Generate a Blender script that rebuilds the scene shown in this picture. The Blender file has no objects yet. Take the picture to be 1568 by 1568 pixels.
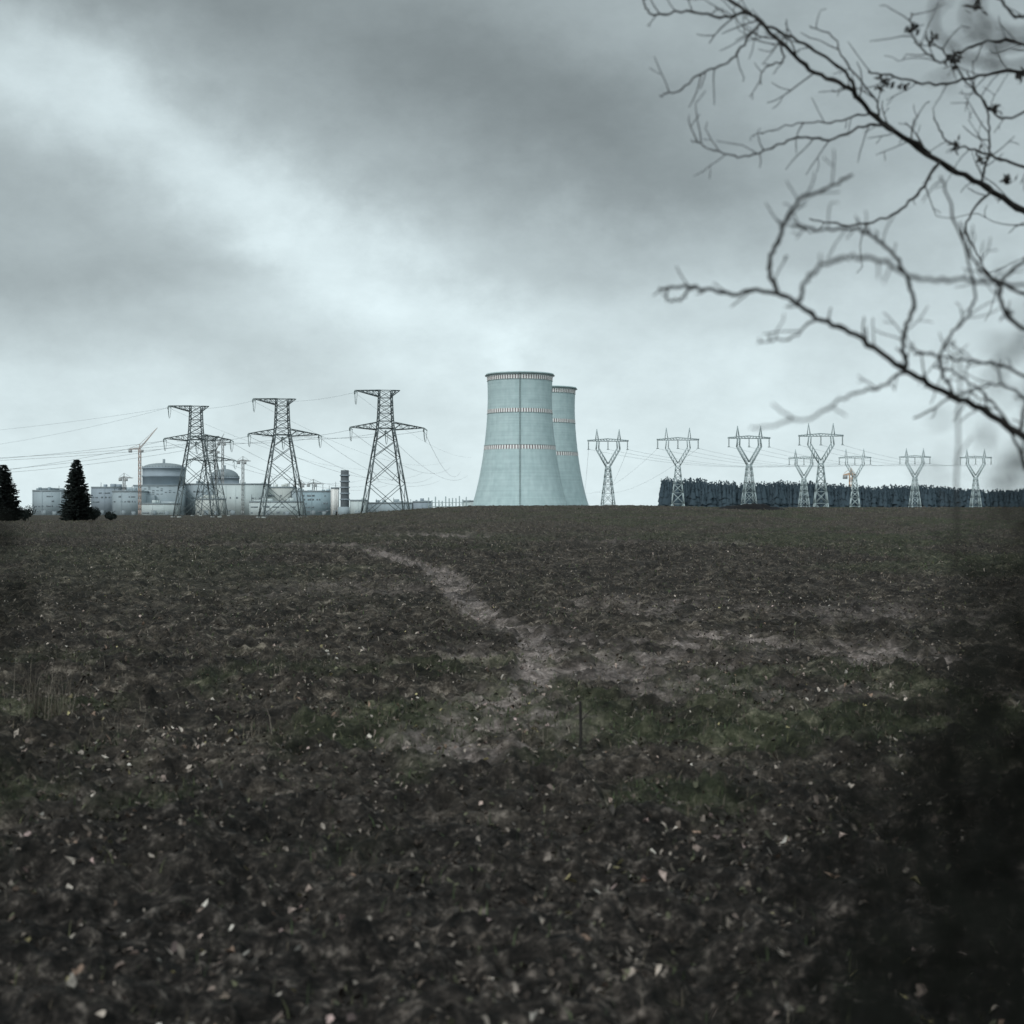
import bpy, math, random
import numpy as np
from mathutils import Vector, Matrix
random.seed(7); rng=np.random.default_rng(7)
sc=bpy.context.scene
EYE=2.0
F=2240.0
def loc(a,b,d):
    """image pixel (column, row), carried along the camera sight line to distance d -> metric world position"""
    return Vector(((a-784)/F*d, d, EYE+(784-b)/F*d))  # a and b are image pixel coordinates, projected out from the camera
# ---------------------------------------------------------------- noise
def _h(ix,iy,s):
    n=(ix.astype(np.int64)*374761393+iy.astype(np.int64)*668265263+s*1274126177)&0x7fffffff
    n=((n^(n>>13))*1274126177)&0x7fffffff
    n=(n^(n>>16))&0xffff
    return n/65535.0
def vn(x,y,s=0):
    x0=np.floor(x);y0=np.floor(y);fx=x-x0;fy=y-y0
    fx=fx*fx*(3-2*fx);fy=fy*fy*(3-2*fy)
    a=_h(x0,y0,s);b=_h(x0+1,y0,s);c=_h(x0,y0+1,s);d=_h(x0+1,y0+1,s)
    return (a*(1-fx)+b*fx)*(1-fy)+(c*(1-fx)+d*fx)*fy
def fbm(x,y,s=0,o=4):
    t=0;a=.5;n=0
    for i in range(o):
        t=t+a*vn(x*2**i+i*17.3,y*2**i-i*9.1,s+i);n+=a;a*=.5
    return t/n
def ss(x,a,b):
    t=np.clip((x-a)/(b-a),0,1);return t*t*(3-2*t)
# ---------------------------------------------------------------- materials
def newmat(name):
    m=bpy.data.materials.new(name);m.use_nodes=True
    return m,m.node_tree.nodes,m.node_tree.links,m.node_tree.nodes['Principled BSDF']
def mat(name,col,rough=.8,var=.3,scale=1.0,metal=0,bump=0,stretch=(1,1,1),spec=.3):
    m,N,L,B=newmat(name)
    tc=N.new('ShaderNodeTexCoord');mp=N.new('ShaderNodeMapping');mp.inputs['Scale'].default_value=stretch
    nz=N.new('ShaderNodeTexNoise');nz.inputs['Scale'].default_value=scale;nz.inputs['Detail'].default_value=4
    nz.inputs['Roughness'].default_value=.65
    cr=N.new('ShaderNodeValToRGB')
    cr.color_ramp.elements[0].position=.3;cr.color_ramp.elements[1].position=.7
    cr.color_ramp.elements[0].color=[c*(1-var) for c in col]+[1]
    cr.color_ramp.elements[1].color=[min(1,c*(1+var)) for c in col]+[1]
    L.new(tc.outputs['Object'],mp.inputs[0]);L.new(mp.outputs[0],nz.inputs['Vector']);L.new(nz.outputs[0],cr.inputs[0]);L.new(cr.outputs[0],B.inputs['Base Color'])
    B.inputs['Roughness'].default_value=rough;B.inputs['Metallic'].default_value=metal
    B.inputs['Specular IOR Level'].default_value=spec
    if bump:
        bp=N.new('ShaderNodeBump');bp.inputs['Strength'].default_value=bump;L.new(nz.outputs[0],bp.inputs['Height']);L.new(bp.outputs[0],B.inputs['Normal'])
    return m
def attrmat(name,rough=.8,trans=0):
    m,N,L,B=newmat(name)
    a=N.new('ShaderNodeAttribute');a.attribute_name='Col'
    nz=N.new('ShaderNodeTexNoise');nz.inputs['Scale'].default_value=40;nz.inputs['Detail'].default_value=1
    mr=N.new('ShaderNodeMapRange');mr.inputs[1].default_value=.3;mr.inputs[2].default_value=.7;mr.inputs[3].default_value=.55;mr.inputs[4].default_value=1.05
    mx=N.new('ShaderNodeMix');mx.data_type='RGBA';mx.blend_type='MULTIPLY';mx.inputs[0].default_value=1
    tc=N.new('ShaderNodeTexCoord');L.new(tc.outputs['Object'],nz.inputs['Vector']);L.new(nz.outputs[0],mr.inputs[0])
    L.new(a.outputs['Color'],mx.inputs[6]);L.new(mr.outputs[0],mx.inputs[7]);L.new(mx.outputs[2],B.inputs['Base Color'])
    B.inputs['Roughness'].default_value=rough;B.inputs['Specular IOR Level'].default_value=.25
    return m
# ---------------------------------------------------------------- mesh helpers
def link(o,parent=None):
    sc.collection.objects.link(o)
    if parent: o.parent=parent
    return o
def empty(name,at=(0,0,0)):
    e=bpy.data.objects.new(name,None);e.location=at;e.empty_display_size=1;sc.collection.objects.link(e);return e
def mesh_np(name,V,Fq,m=None,parent=None,col=None,smooth=False):
    """Fq: (n,k) int array"""
    V=np.asarray(V,dtype=np.float32);Fq=np.asarray(Fq,dtype=np.int32)
    me=bpy.data.meshes.new(name);me.vertices.add(len(V));me.vertices.foreach_set('co',V.ravel())
    n,k=Fq.shape
    me.loops.add(n*k);me.loops.foreach_set('vertex_index',Fq.ravel())
    me.polygons.add(n);me.polygons.foreach_set('loop_start',np.arange(0,n*k,k,dtype=np.int32))
    me.polygons.foreach_set('loop_total',np.full(n,k,dtype=np.int32))
    if smooth: me.polygons.foreach_set('use_smooth',np.ones(n,dtype=bool))
    me.update(calc_edges=True);me.validate()
    if col is not None:
        c=me.color_attributes.new(name='Col',type='FLOAT_COLOR',domain='POINT')
        cc=np.ones((len(V),4),dtype=np.float32);cc[:,:3]=col;c.data.foreach_set('color',cc.ravel())
    if m: me.materials.append(m)
    return link(bpy.data.objects.new(name,me),parent)
def boxes(name,bl,m,parent=None):
    """each: (x0,x1,y0,y1,z0,z1)"""
    V=[];Q=[]
    for (x0,x1,y0,y1,z0,z1) in bl:
        b=len(V)
        V+=[(x0,y0,z0),(x1,y0,z0),(x1,y1,z0),(x0,y1,z0),(x0,y0,z1),(x1,y0,z1),(x1,y1,z1),(x0,y1,z1)]
        Q+=[(b,b+3,b+2,b+1),(b+4,b+5,b+6,b+7),(b,b+1,b+5,b+4),(b+1,b+2,b+6,b+5),(b+2,b+3,b+7,b+6),(b+3,b,b+4,b+7)]
    return mesh_np(name,V,Q,m,parent)
def lattice(name,mem,m,parent=None):
    V=[];Q=[]
    for p,q,t in mem:
        p=Vector(p);q=Vector(q);d=(q-p)
        if d.length<1e-4: continue
        d.normalize();u=d.orthogonal().normalized();w=d.cross(u)
        b=len(V);h=t/2
        for c in (p,q):
            for s1,s2 in((-1,-1),(1,-1),(1,1),(-1,1)): V.append(tuple(c+u*h*s1+w*h*s2))
        Q+=[(b,b+1,b+5,b+4),(b+1,b+2,b+6,b+5),(b+2,b+3,b+7,b+6),(b+3,b,b+4,b+7),(b,b+3,b+2,b+1),(b+4,b+5,b+6,b+7)]
    return mesh_np(name,V,Q,m,parent)
def lathe(name,prof,segs,m,parent=None,at=(0,0,0),smooth=True):
    V=[];Q=[]
    for r,z in prof:
        for i in range(segs):
            a=2*math.pi*i/segs;V.append((at[0]+r*math.cos(a),at[1]+r*math.sin(a),at[2]+z))
    for j in range(len(prof)-1):
        for i in range(segs):
            k=(i+1)%segs;Q.append((j*segs+i,j*segs+k,(j+1)*segs+k,(j+1)*segs+i))
    return mesh_np(name,V,Q,m,parent,smooth=smooth)
def curves(name,spl,m,parent=None,res=2):
    cu=bpy.data.curves.new(name,'CURVE');cu.dimensions='3D';cu.bevel_depth=1.0;cu.bevel_resolution=res;cu.use_fill_caps=True
    for pts,rad in spl:
        s=cu.splines.new('POLY');s.points.add(len(pts)-1)
        for i,p in enumerate(pts):
            s.points[i].co=(p[0],p[1],p[2],1);s.points[i].radius=rad[i] if hasattr(rad,'__len__') else rad
    cu.materials.append(m)
    return link(bpy.data.objects.new(name,cu),parent)
# ---------------------------------------------------------------- terrain
def T(x,y):
    x=np.asarray(x,float);y=np.asarray(y,float);r=np.hypot(x,y)
    z=3.5*np.exp(-((r-380)/150.)**2)*ss(x,-60,-5)*(y>0)
    z=z-0.45*np.exp(-((r-380)/150.)**2)*ss(x,30,60)
    z=z-1.0*ss(r,700,1500)-10*ss(r,3500,6500)
    z=z+(fbm(x/30,y/30,90,2)-.5)*.35*ss(r,15,60)*(1-ss(r,300,700))
    return z
def seg_dist(x,y,pts):
    best=np.full(np.shape(x),1e9)
    for (ax,ay),(bx,by) in zip(pts[:-1],pts[1:]):
        dx,dy=bx-ax,by-ay;t=np.clip(((x-ax)*dx+(y-ay)*dy)/(dx*dx+dy*dy),0,1)
        best=np.minimum(best,np.hypot(x-ax-t*dx,y-ay-t*dy))
    return best
PATH=[(-9.5,82),(-6.3,66),(-3.9,54),(-2.2,46),(-1.15,34),(-.55,27.5),(.05,24),(.4,21),(.3,18),(.1,15.5),(-.2,13)]
PATH2=[(.1,24),(1.2,21.5),(2.4,21),(3.4,22.6),(4.3,20.5),(5.3,19.5)]
def track(x,y):
    wob=(fbm(x/.8,y/1.2,40,3)-.5)
    d=seg_dist(x,y,PATH)+wob*.35
    w=.11+.0060*y
    t=(1-ss(d,w*.4,w*1.8))*1.25*(1-ss(y,50,80))*(.5+.5*ss(y,16,22))
    d2=seg_dist(x,y,PATH2)+wob*.7
    t=np.maximum(t,.65*(1-ss(d2,.12,.62)))
    for cx,cy,rx,ry,a in [(1.0,19.5,1.6,2.4,.5),(3.2,22.5,1.0,1.6,.7),(4.9,20,1.0,1.2,.7),(1.9,17.6,1.4,1.2,.45),(0.0,14.2,.8,2.0,.7),(-.5,12.2,.5,1.2,.45),(2.6,15.5,1.6,1.2,.3),
                       (6.8,28,2.2,3,.4),(2.6,30,1.6,4,.35),(-4,38,3,4,.2),(-5.2,110,5,8,.5),(9,85,6,5,.3),(-11,80,6,5,.3)]:
        e=np.sqrt(((x-cx)/rx)**2+((y-cy)/ry)**2)+wob*1.8
        t=np.maximum(t,a*(1-ss(e,.2,1.3)))
    return np.clip(t*(.15+1.7*ss(fbm(x/.22,y/.4,44,4),.32,.68)),0,1)
def greenf(x,y):
    r=np.hypot(x,y)
    g=ss(fbm(x/1.1,y/1.6,60,3),.46,.70)*ss(r,7.5,10)*(1-ss(r,16,24))*.8
    g=g+ss(fbm(x/6,y/12,61,3),.46,.66)*ss(r,20,60)*(.4+.5*ss(x,-20,40))
    return np.clip(g,0,1)
def clods(x,y):
    z=(fbm(x/3.1,y/3.1,3,2)-.5)*.16
    z=z+(vn(x/.62,y/.62,11)-.5)*.10
    c=vn(x/.24,y/.24,12);z+=(c**2)*.14
    c=vn(x/.11,y/.11,13);z+=(c**2)*.10
    z+=(vn(x/.045,y/.045,14)-.5)*.04
    return z
def H(x,y):
    x=np.asarray(x,float);y=np.asarray(y,float);r=np.hypot(x,y)
    t=track(x,y)
    return T(x,y)+clods(x,y)*(1-.3*np.clip(t*1.6,0,1))*(1+1.0*ss(r,25,90))*(1-ss(r,250,600))-.03*t
tanmax=math.radians(25)
ang=np.concatenate([np.linspace(-math.pi,-tanmax,50)[:-1],np.linspace(-tanmax,tanmax,1000),np.linspace(tanmax,math.pi,50)[1:-1]])
rad=np.concatenate([[.02,.6,1.2,1.8,2.4,3,3.5,4,4.4],1/np.linspace(1/4.6,1/180.,820),np.geomspace(184,9000,110)])
A,R=np.meshgrid(ang,rad);X=R*np.sin(A);Y=R*np.cos(A);Z=H(X,Y)
na=len(ang);nr=len(rad)
V=np.stack([X.ravel(),Y.ravel(),Z.ravel()],1)
i=np.arange(nr-1)[:,None];j=np.arange(na)[None,:];j2=(j+1)%na
Q=np.stack([(i*na+j)+0*j2,(i*na+j2),((i+1)*na+j2),((i+1)*na+j)+0*j2],-1).reshape(-1,4)
xr,yr=V[:,0].astype(float),V[:,1].astype(float)
rr=np.hypot(xr,yr)
col=np.zeros((len(V),3),np.float32)
col[:,0]=track(xr,yr)
col[:,1]=greenf(xr,yr)*.8
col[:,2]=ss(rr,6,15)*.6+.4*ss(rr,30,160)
m,N,L,B=newmat('tilled_soil')
at=N.new('ShaderNodeAttribute');at.attribute_name='Col'
sp=N.new('ShaderNodeSeparateColor');L.new(at.outputs['Color'],sp.inputs[0])
tc=N.new('ShaderNodeTexCoord')
def noise(scale,det=5,ro=.6):
    n=N.new('ShaderNodeTexNoise');n.inputs['Scale'].default_value=scale;n.inputs['Detail'].default_value=det;n.inputs['Roughness'].default_value=ro;L.new(tc.outputs['Object'],n.inputs['Vector']);return n
def ramp(src,stops):
    c=N.new('ShaderNodeValToRGB');e=c.color_ramp.elements
    e[0].position,e[0].color=stops[0][0],list(stops[0][1])+[1];e[1].position,e[1].color=stops[-1][0],list(stops[-1][1])+[1]
    for p,cc in stops[1:-1]:
        k=e.new(p);k.color=list(cc)+[1]
    L.new(src,c.inputs[0]);return c
def mixc(f,a,b,bt='MIX'):
    x=N.new('ShaderNodeMix');x.data_type='RGBA';x.blend_type=bt
    if isinstance(f,(int,float)): x.inputs[0].default_value=f
    else: L.new(f,x.inputs[0])
    for k,s in((6,a),(7,b)):
        if isinstance(s,tuple): x.inputs[k].default_value=list(s)+[1]
        else: L.new(s,x.inputs[k])
    return x.outputs[2]
nA=noise(9,5,.8);nB=noise(1.7,7,.88)
soil=ramp(nA.outputs[0],[(.33,(.004,.0042,.004)),(.48,(.016,.0143,.0132)),(.57,(.046,.040,.036)),(.69,(.20,.173,.155))])
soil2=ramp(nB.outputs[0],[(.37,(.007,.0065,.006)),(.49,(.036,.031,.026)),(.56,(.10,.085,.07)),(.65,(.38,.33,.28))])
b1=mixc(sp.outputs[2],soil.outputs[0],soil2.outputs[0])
gr=ramp(nB.outputs[0],[(.36,(.008,.011,.006)),(.5,(.038,.047,.025)),(.6,(.09,.10,.06)),(.69,(.25,.24,.16))])
b2=mixc(sp.outputs[1],b1,gr.outputs[0])
tr=ramp(nA.outputs[0],[(.32,(.06,.051,.048)),(.5,(.20,.17,.16)),(.70,(.50,.43,.41))])
b3=mixc(sp.outputs[0],b2,tr.outputs[0])
big=ramp(noise(.25,4,.7).outputs[0],[(.32,(.6,.6,.6)),(.68,(1.35,1.32,1.27))])
b4=mixc(1.0,b3,big.outputs[0],'MULTIPLY')
L.new(b4,B.inputs['Base Color']);B.inputs['Roughness'].default_value=.92;B.inputs['Specular IOR Level'].default_value=.15
bp=N.new('ShaderNodeBump');bp.inputs['Strength'].default_value=.8;bp.inputs['Distance'].default_value=.05;L.new(nA.outputs[0],bp.inputs['Height']);L.new(bp.outputs[0],B.inputs['Normal'])
mesh_np('ploughed_field_ground',V,Q,m,col=col,smooth=False)

# ---------------------------------------------------------------- leaves, grass
def scatter(n,r0,r1,power=1.0,half=.45):
    u=rng.random(n);r=(r0**power+u*(r1**power-r0**power))**(1/power)
    b=rng.uniform(-half,half,n);return r*np.sin(b),r*np.cos(b)
def leaves(name,x,y,size,cols,mt,lift=.02,flat=.3):
    n=len(x);z=H(x,y)+lift*rng.random(n)+.006
    yaw=rng.uniform(0,2*math.pi,n);s=size
    fold=rng.uniform(.1,1.2,n);tx=rng.normal(0,flat,n);ty=rng.normal(0,flat,n)
    base=np.array([[-.5,0,0],[-.2,.33,1],[.22,.3,1],[.55,0,.25],[.22,-.3,1],[-.2,-.33,1]])
    P=np.repeat(base[None],n,0)*1.0
    P[:,:,2]*=(fold*.3)[:,None];P[:,:,1]*=rng.uniform(.5,1.2,(n,1));P*=s[:,None,None]
    P+=rng.normal(0,.11,P.shape)*s[:,None,None]
    zz=P[:,:,2]+P[:,:,0]*tx[:,None]+P[:,:,1]*ty[:,None]
    zz-=zz.min(1)[:,None]*.7
    c,sn=np.cos(yaw)[:,None],np.sin(yaw)[:,None]
    xx=P[:,:,0]*c-P[:,:,1]*sn+x[:,None];yy=P[:,:,0]*sn+P[:,:,1]*c+y[:,None]
    Vv=np.stack([xx,yy,zz+z[:,None]],-1).reshape(-1,3)
    o=np.arange(n)[:,None]*6
    Qq=np.concatenate([o+np.array([0,1,2,3]),o+np.array([3,4,5,0])],0)
    cc=np.repeat(cols,6,0)
    return mesh_np(name,Vv,Qq,mt,col=cc)
pal=np.array([[.62,.48,.42],[.66,.56,.48],[.70,.62,.54],[.58,.5,.26],[.75,.69,.62],[.40,.27,.20],[.44,.34,.29],[.62,.46,.43]])
brown=np.array([[.10,.075,.06],[.16,.125,.10],[.24,.20,.17],[.06,.052,.045],[.13,.13,.08],[.34,.29,.25]])*.85
leafm=attrmat('dry_leaf',.6)
x,y=scatter(30000,5.0,60,.95)
dens=fbm(x/1.2,y/1.7,71,3)
band=.55*(1-.75*ss(y,18,58))+.6*np.exp(-((y-12.5)/4.5)**2)
k=rng.random(len(x))<(.06+ss(dens,.40,.66))*band*.42;x,y=x[k],y[k]
leaves('fallen_leaves',x,y,rng.uniform(.018,.056,len(x)),pal[rng.integers(0,len(pal),len(x))]*(rng.uniform(.2,1.05,(len(x),1))**1.1),leafm,.03,.5)
x,y=scatter(90000,4.8,90,.85)
k=rng.random(len(x))<(1-.5*ss(y,25,88))*(.30+.85*ss(fbm(x/1.2,y/1.7,75,3),.38,.6));x,y=x[k],y[k]
leaves('leaf_litter',x,y,rng.uniform(.012,.036,len(x))*(1+y/60),brown[rng.integers(0,len(brown),len(x))]*rng.uniform(.25,1.6,(len(x),1))*(.75+.25*ss(y,7,12))[:,None],leafm,.02,.5)
def blades(name,x,y,h,w,cols,mt,lean=.5):
    n=len(x);z=H(x,y)-.01;a=rng.uniform(0,2*math.pi,n);la=rng.uniform(0,2*math.pi,n);le=np.abs(rng.normal(0,lean,n))
    ux,uy=np.cos(a)*w/2,np.sin(a)*w/2;lx,ly=np.cos(la)*le*h,np.sin(la)*le*h
    zt=h*np.sqrt(np.clip(1-le**2*.6,.1,1))
    P=np.stack([np.stack([x-ux,y-uy,z],-1),np.stack([x+ux,y+uy,z],-1),np.stack([x+lx*.35+ux*.7,y+ly*.35+uy*.7,z+zt*.6],-1),np.stack([x+lx*.35-ux*.7,y+ly*.35-uy*.7,z+zt*.6],-1),
                np.stack([x+lx+ux*.15,y+ly+uy*.15,z+zt],-1),np.stack([x+lx-ux*.15,y+ly-uy*.15,z+zt],-1)],1).reshape(-1,3)
    o=np.arange(n)[:,None]*6
    Qq=np.concatenate([o+np.array([0,1,2,3]),o+np.array([3,2,4,5])],0)
    return mesh_np(name,P,Qq,mt,col=np.repeat(cols,6,0))
gm=attrmat('grass_blade',.7)
gp=np.array([[.06,.085,.04],[.08,.11,.052],[.11,.115,.06],[.045,.06,.03]])*1.15
sp_=np.array([[.2,.165,.12],[.28,.24,.19],[.12,.095,.07],[.38,.33,.27]])*.8
x,y=scatter(120000,5.0,30,1.3);g=greenf(x,y)
k=rng.random(len(x))<g*.8+.07;x,y=x[k],y[k]
mixg=rng.random(len(x))<.6
c=np.where(mixg[:,None],gp[rng.integers(0,4,len(x))],sp_[rng.integers(0,4,len(x))]*.9)*rng.uniform(.4,1.2,(len(x),1))
blades('grass',x,y,rng.uniform(.02,.10,len(x)),rng.uniform(.003,.011,len(x)),c,gm,.8)
x,y=scatter(120000,12,330,.75)
k=rng.random(len(x))<(.2+.8*ss(y,14,45))*(1-.8*track(x,y))*(.3+ss(fbm(x/3,y/6,78,3),.4,.6));x,y=x[k],y[k]
blades('crop_stubble',x,y,rng.uniform(.02,.08,len(x))*(1+y/150),rng.uniform(.008,.02,len(x))*(1+y/40),np.where((rng.random(len(x))<.2+.5*greenf(x,y))[:,None],gp[rng.integers(0,4,len(x))],sp_[rng.integers(0,4,len(x))]*.85)*rng.uniform(.4,1.2,(len(x),1)),gm,.9)
# dry weed clumps
xs=[];ys=[];hs=[]
for cx,cy,n,s,h in [(-4.4,13.8,60,.12,.5),(-4.15,13.4,45,.1,.42),(-4.8,14.6,40,.15,.45),(-2.15,12.2,26,.1,.3),(-3.5,12.9,30,.25,.25),(4.6,12,22,.25,.22),(-2.7,17,35,.4,.25),(-5.3,17.5,40,.4,.3),(.15,12.6,20,.12,.22),(1.7,10.5,18,.2,.2)]:
    xs.append(rng.normal(cx,s,n));ys.append(rng.normal(cy,s*1.5,n));hs.append(h*rng.uniform(.3,1.1,n))
x=np.concatenate(xs);y=np.concatenate(ys);h=np.concatenate(hs)
blades('dry_weeds',x,y,h,rng.uniform(.004,.008,len(x)),sp_[rng.integers(0,4,len(x))]*rng.uniform(.5,1.0,(len(x),1)),gm,.45)

# ---------------------------------------------------------------- cooling towers
shell,N,L,B=newmat('tower_concrete_paint')
tc=N.new('ShaderNodeTexCoord')
def nzs(scale,st,det=4):
    mp=N.new('ShaderNodeMapping');mp.inputs['Scale'].default_value=st;L.new(tc.outputs['Object'],mp.inputs[0])
    n=N.new('ShaderNodeTexNoise');n.inputs['Scale'].default_value=scale;n.inputs['Detail'].default_value=det;L.new(mp.outputs[0],n.inputs['Vector']);return n
base=ramp(nzs(.25,(1,1,.06)).outputs[0],[(.3,(.44,.565,.57)),(.7,(.51,.63,.635))])  # teal paint made paler, aerial haze included in the colour
rings=ramp(nzs(.6,(.01,.01,1),2).outputs[0],[(.35,(.90,.91,.92)),(.65,(1,1,1))])
cc=mixc(1.0,base.outputs[0],rings.outputs[0],'MULTIPLY')
fine=ramp(nzs(.12,(1,1,1),6).outputs[0],[(.3,(.86,.87,.88)),(.65,(1,1,1))])
cc=mixc(1.0,cc,fine.outputs[0],'MULTIPLY')
L.new(cc,B.inputs['Base Color']);B.inputs['Roughness'].default_value=.85
dark=mat('tower_inner_concrete',(.16,.2,.2),.9)
white=mat('white_marking_paint',(.8,.8,.78),.6,.05)
red=mat('dark_red_marking_paint',(.15,.11,.12),.6,.1)
steel=mat('weathered_steel',(.24,.3,.3),.6,.2)
prof_z=np.array([9,20,39,60,80,105,130,150,164,176.5]);prof_r=np.array([61.5,58.3,53.4,49.2,46.3,43.3,41.6,41.0,41.2,42.2])
PC=np.polyfit(prof_z,prof_r,4)
def trad(z): return float(np.polyval(PC,z))
def cooling_tower(cx,cy):
    e=empty('cooling_tower',(cx,cy,0))
    zs=np.linspace(9,176.5,60)
    prof=[(trad(z),z) for z in zs]+[(trad(176.5)+1.3,176.5),(trad(176.5)+1.3,178.0),(trad(176.5)-1,178.0)]+[(trad(z)-.9,z) for z in zs[::-1]]
    lathe('shell',prof,128,shell,e)
    lathe('rim_walkway',[(43.6,175.6),(44.6,175.6),(44.6,176.3),(43.6,176.3)],128,dark,e)
    lathe('inner_lining',[(trad(z)-1.2,z) for z in zs],96,dark,e)
    V=[];Q=[];V2=[];Q2=[]
    n=78
    for z0,z1 in((169.2,174.2),(127.4,132.2),(81,86)):
        for i in range(n):
            a0=2*math.pi*i/n;aw=2*math.pi/n
            for VV,QQ,s,t,off in((V,Q,0,.6,.22),(V2,Q2,.6,1,.18)):
                b=len(VV)
                for z in(z0,z1):
                    r=trad(z)+off
                    for q in(s,(s+t)/2,t): VV.append((r*math.cos(a0+aw*q),r*math.sin(a0+aw*q),z))
                QQ+=[(b,b+1,b+4,b+3),(b+1,b+2,b+5,b+4)]
    mesh_np('white_marking_plates',V,Q,white,e);mesh_np('red_marking_plates',V2,Q2,red,e)
    mem=[]
    for s in(-.7,.7):
        for a,b in zip(zs[:-1],zs[1:]): mem.append(((s,-trad(a)-.7,a),(s,-trad(b)-.7,b),.3))
    for z in np.arange(10,176,2.5): mem.append(((-.7,-trad(z)-.7,z),(.7,-trad(z)-.7,z),.25))
    for z in(86.5,127,168.8):
        for i in range(96):
            a=2*math.pi*i/96;b=2*math.pi*(i+1)/96;r=trad(z)+.5;mem.append(((r*math.cos(a),r*math.sin(a),z),(r*math.cos(b),r*math.sin(b),z),.3))
    lattice('ladder_and_galleries',mem,steel,e)
    mem=[]
    for i in range(44):
        for s in(-1,1):
            a=2*math.pi*i/44;b=a+s*math.pi/44;mem.append(((63.5*math.cos(a),63.5*math.sin(a),-1.5),(61.2*math.cos(b),61.2*math.sin(b),9.2),1.2))
    lattice('inlet_columns',mem,shell,e)
    return e
cooling_tower(10,1870);cooling_tower(48,2075)

# ---------------------------------------------------------------- pylons
galv_d=mat('galvanised_steel_backlit',(.11,.135,.14),.6,.2,metal=0)  # steel darkened in colour to give the backlit silhouette
galv_l=mat('galvanised_steel',(.36,.43,.44),.6,.15)  # same steel lightened, distance haze put into the colour
galv_f=mat('galvanised_steel_hazed',(.46,.54,.55),.6,.15)  # paler again: more haze in the colour for the farthest pylons
ins=mat('insulator_glass',(.2,.25,.25),.3)
def xpanel(mem,z0,h0,z1,h1,t,horiz=True):
    c0=[(-h0,-h0,z0),(h0,-h0,z0),(h0,h0,z0),(-h0,h0,z0)];c1=[(-h1,-h1,z1),(h1,-h1,z1),(h1,h1,z1),(-h1,h1,z1)]
    for i in range(4):
        j=(i+1)%4
        mem.append((c0[i],c1[j],t));mem.append((c0[j],c1[i],t))
        if horiz: mem.append((c1[i],c1[j],t))
def legs(mem,lv,t):
    for (z0,h0),(z1,h1) in zip(lv[:-1],lv[1:]):
        for sx in(-1,1):
            for sy in(-1,1): mem.append(((sx*h0,sy*h0,z0),(sx*h1,sy*h1,z1),t))
def arm(mem,xs,xe,hy,zb,zt,ztip,t,n=4):
    tip=(xe,0,ztip)
    for sy in(-1,1):
        b0=Vector((xs,sy*hy,zb));t0=Vector((xs,sy*hy,zt));tp=Vector(tip)
        mem.append((b0,tp,t*1.4));mem.append((t0,tp,t*1.4))
        for i in range(n):
            f0=i/n;f1=(i+1)/n
            mem.append((b0.lerp(tp,f0),t0.lerp(tp,f1*.999),t));mem.append((t0.lerp(tp,f0),b0.lerp(tp,f0),t))
    for i in range(n):
        f0=i/n;f1=(i+1)/n
        for z in(zb,zt):
            a=Vector((xs,-hy,z)).lerp(Vector(tip),f0);b=Vector((xs,hy,z)).lerp(Vector(tip),f1*.99);mem.append((a,b,t))
footm=mat('footing_concrete',(.3,.32,.31),.9)
def tension_pylon(cx,cy,Ht,rot):
    z=float(T(cx,cy));e=empty('transmission_pylon',(cx,cy,z));e.rotation_euler=(0,0,rot);s=Ht/41.
    mem=[];lv=[(-.5,7.3),(10.5,5.6),(19,4.2),(24.5,3.3),(28.6,2.6)]
    legs(mem,lv,.36)
    for (a,b),(c,d) in zip(lv[:-1],lv[1:]): xpanel(mem,a,b,c,d,.15,horiz=False)
    xpanel(mem,28.6,2.6,28.7,2.6,.15)
    for (a,b),(c,d) in zip(lv[:2],lv[1:3]):   # secondary bracing
        mz=(a+c)/2;mh=(b+d)/2
        for sx in(-1,1):
            for sy in(-1,1):
                mem.append(((sx*mh,sy*mh,mz),(sx*b*.5,sy*(b*.75+d*.25),a*.75+mz*.25),.09));mem.append(((sx*mh,sy*mh,mz),(sx*(b*.75+d*.25),sy*b*.5,a*.75+mz*.25),.09))
    lv=[(28.6,2.6),(31.0,2.4),(33.5,2.25),(36,2.15),(38.6,2.05),(41,2.0)]
    legs(mem,lv,.28)
    for (a,b),(c,d) in zip(lv[:-1],lv[1:]): xpanel(mem,a,b,c,d,.13)
    arm(mem,-2.6,-11.6,2.6,28.2,30.6,28.9,.14);arm(mem,2.6,12.8,2.6,28.2,30.6,28.9,.14)
    arm(mem,-2.0,-10.0,2.0,39.0,41,40.9,.14);arm(mem,2.0,4.8,2.0,39.0,41,41.1,.14,2)
    o=lattice('lattice_frame',mem,galv_d,e)
    im=[];
    for (x,zz) in((-11.6,28.9),(12.8,28.9),(0,28.0),(-10,40.9)):
        for sy in(-1,1):
            p=Vector((x,0,zz));q=Vector((x+.4,sy*3.6,zz-1.0));
            for i in range(7): im.append((p.lerp(q,.2+i*.11),p.lerp(q,.2+i*.11+.07),.36))
            im.append((p,q,.1))
        prev=None
        for i in range(11):
            f=i/10;pt=Vector((x+.4,-3.6+7.2*f,zz-1.0-3.6*(1-(2*f-1)**2)))
            if prev: im.append((prev,pt,.1))
            prev=pt
        im.append(((x,0,zz),(x+.2,0,zz-4.2),.14))
    lattice('insulators_and_jumpers',im,ins,e)
    fb=[(sx*7.3-.7,sx*7.3+.7,sy*7.3-.7,sy*7.3+.7,-1,.4) for sx in(-1,1) for sy in(-1,1)]
    boxes('footings',fb,footm,e)
    e.scale=(s,s,s);return e
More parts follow.
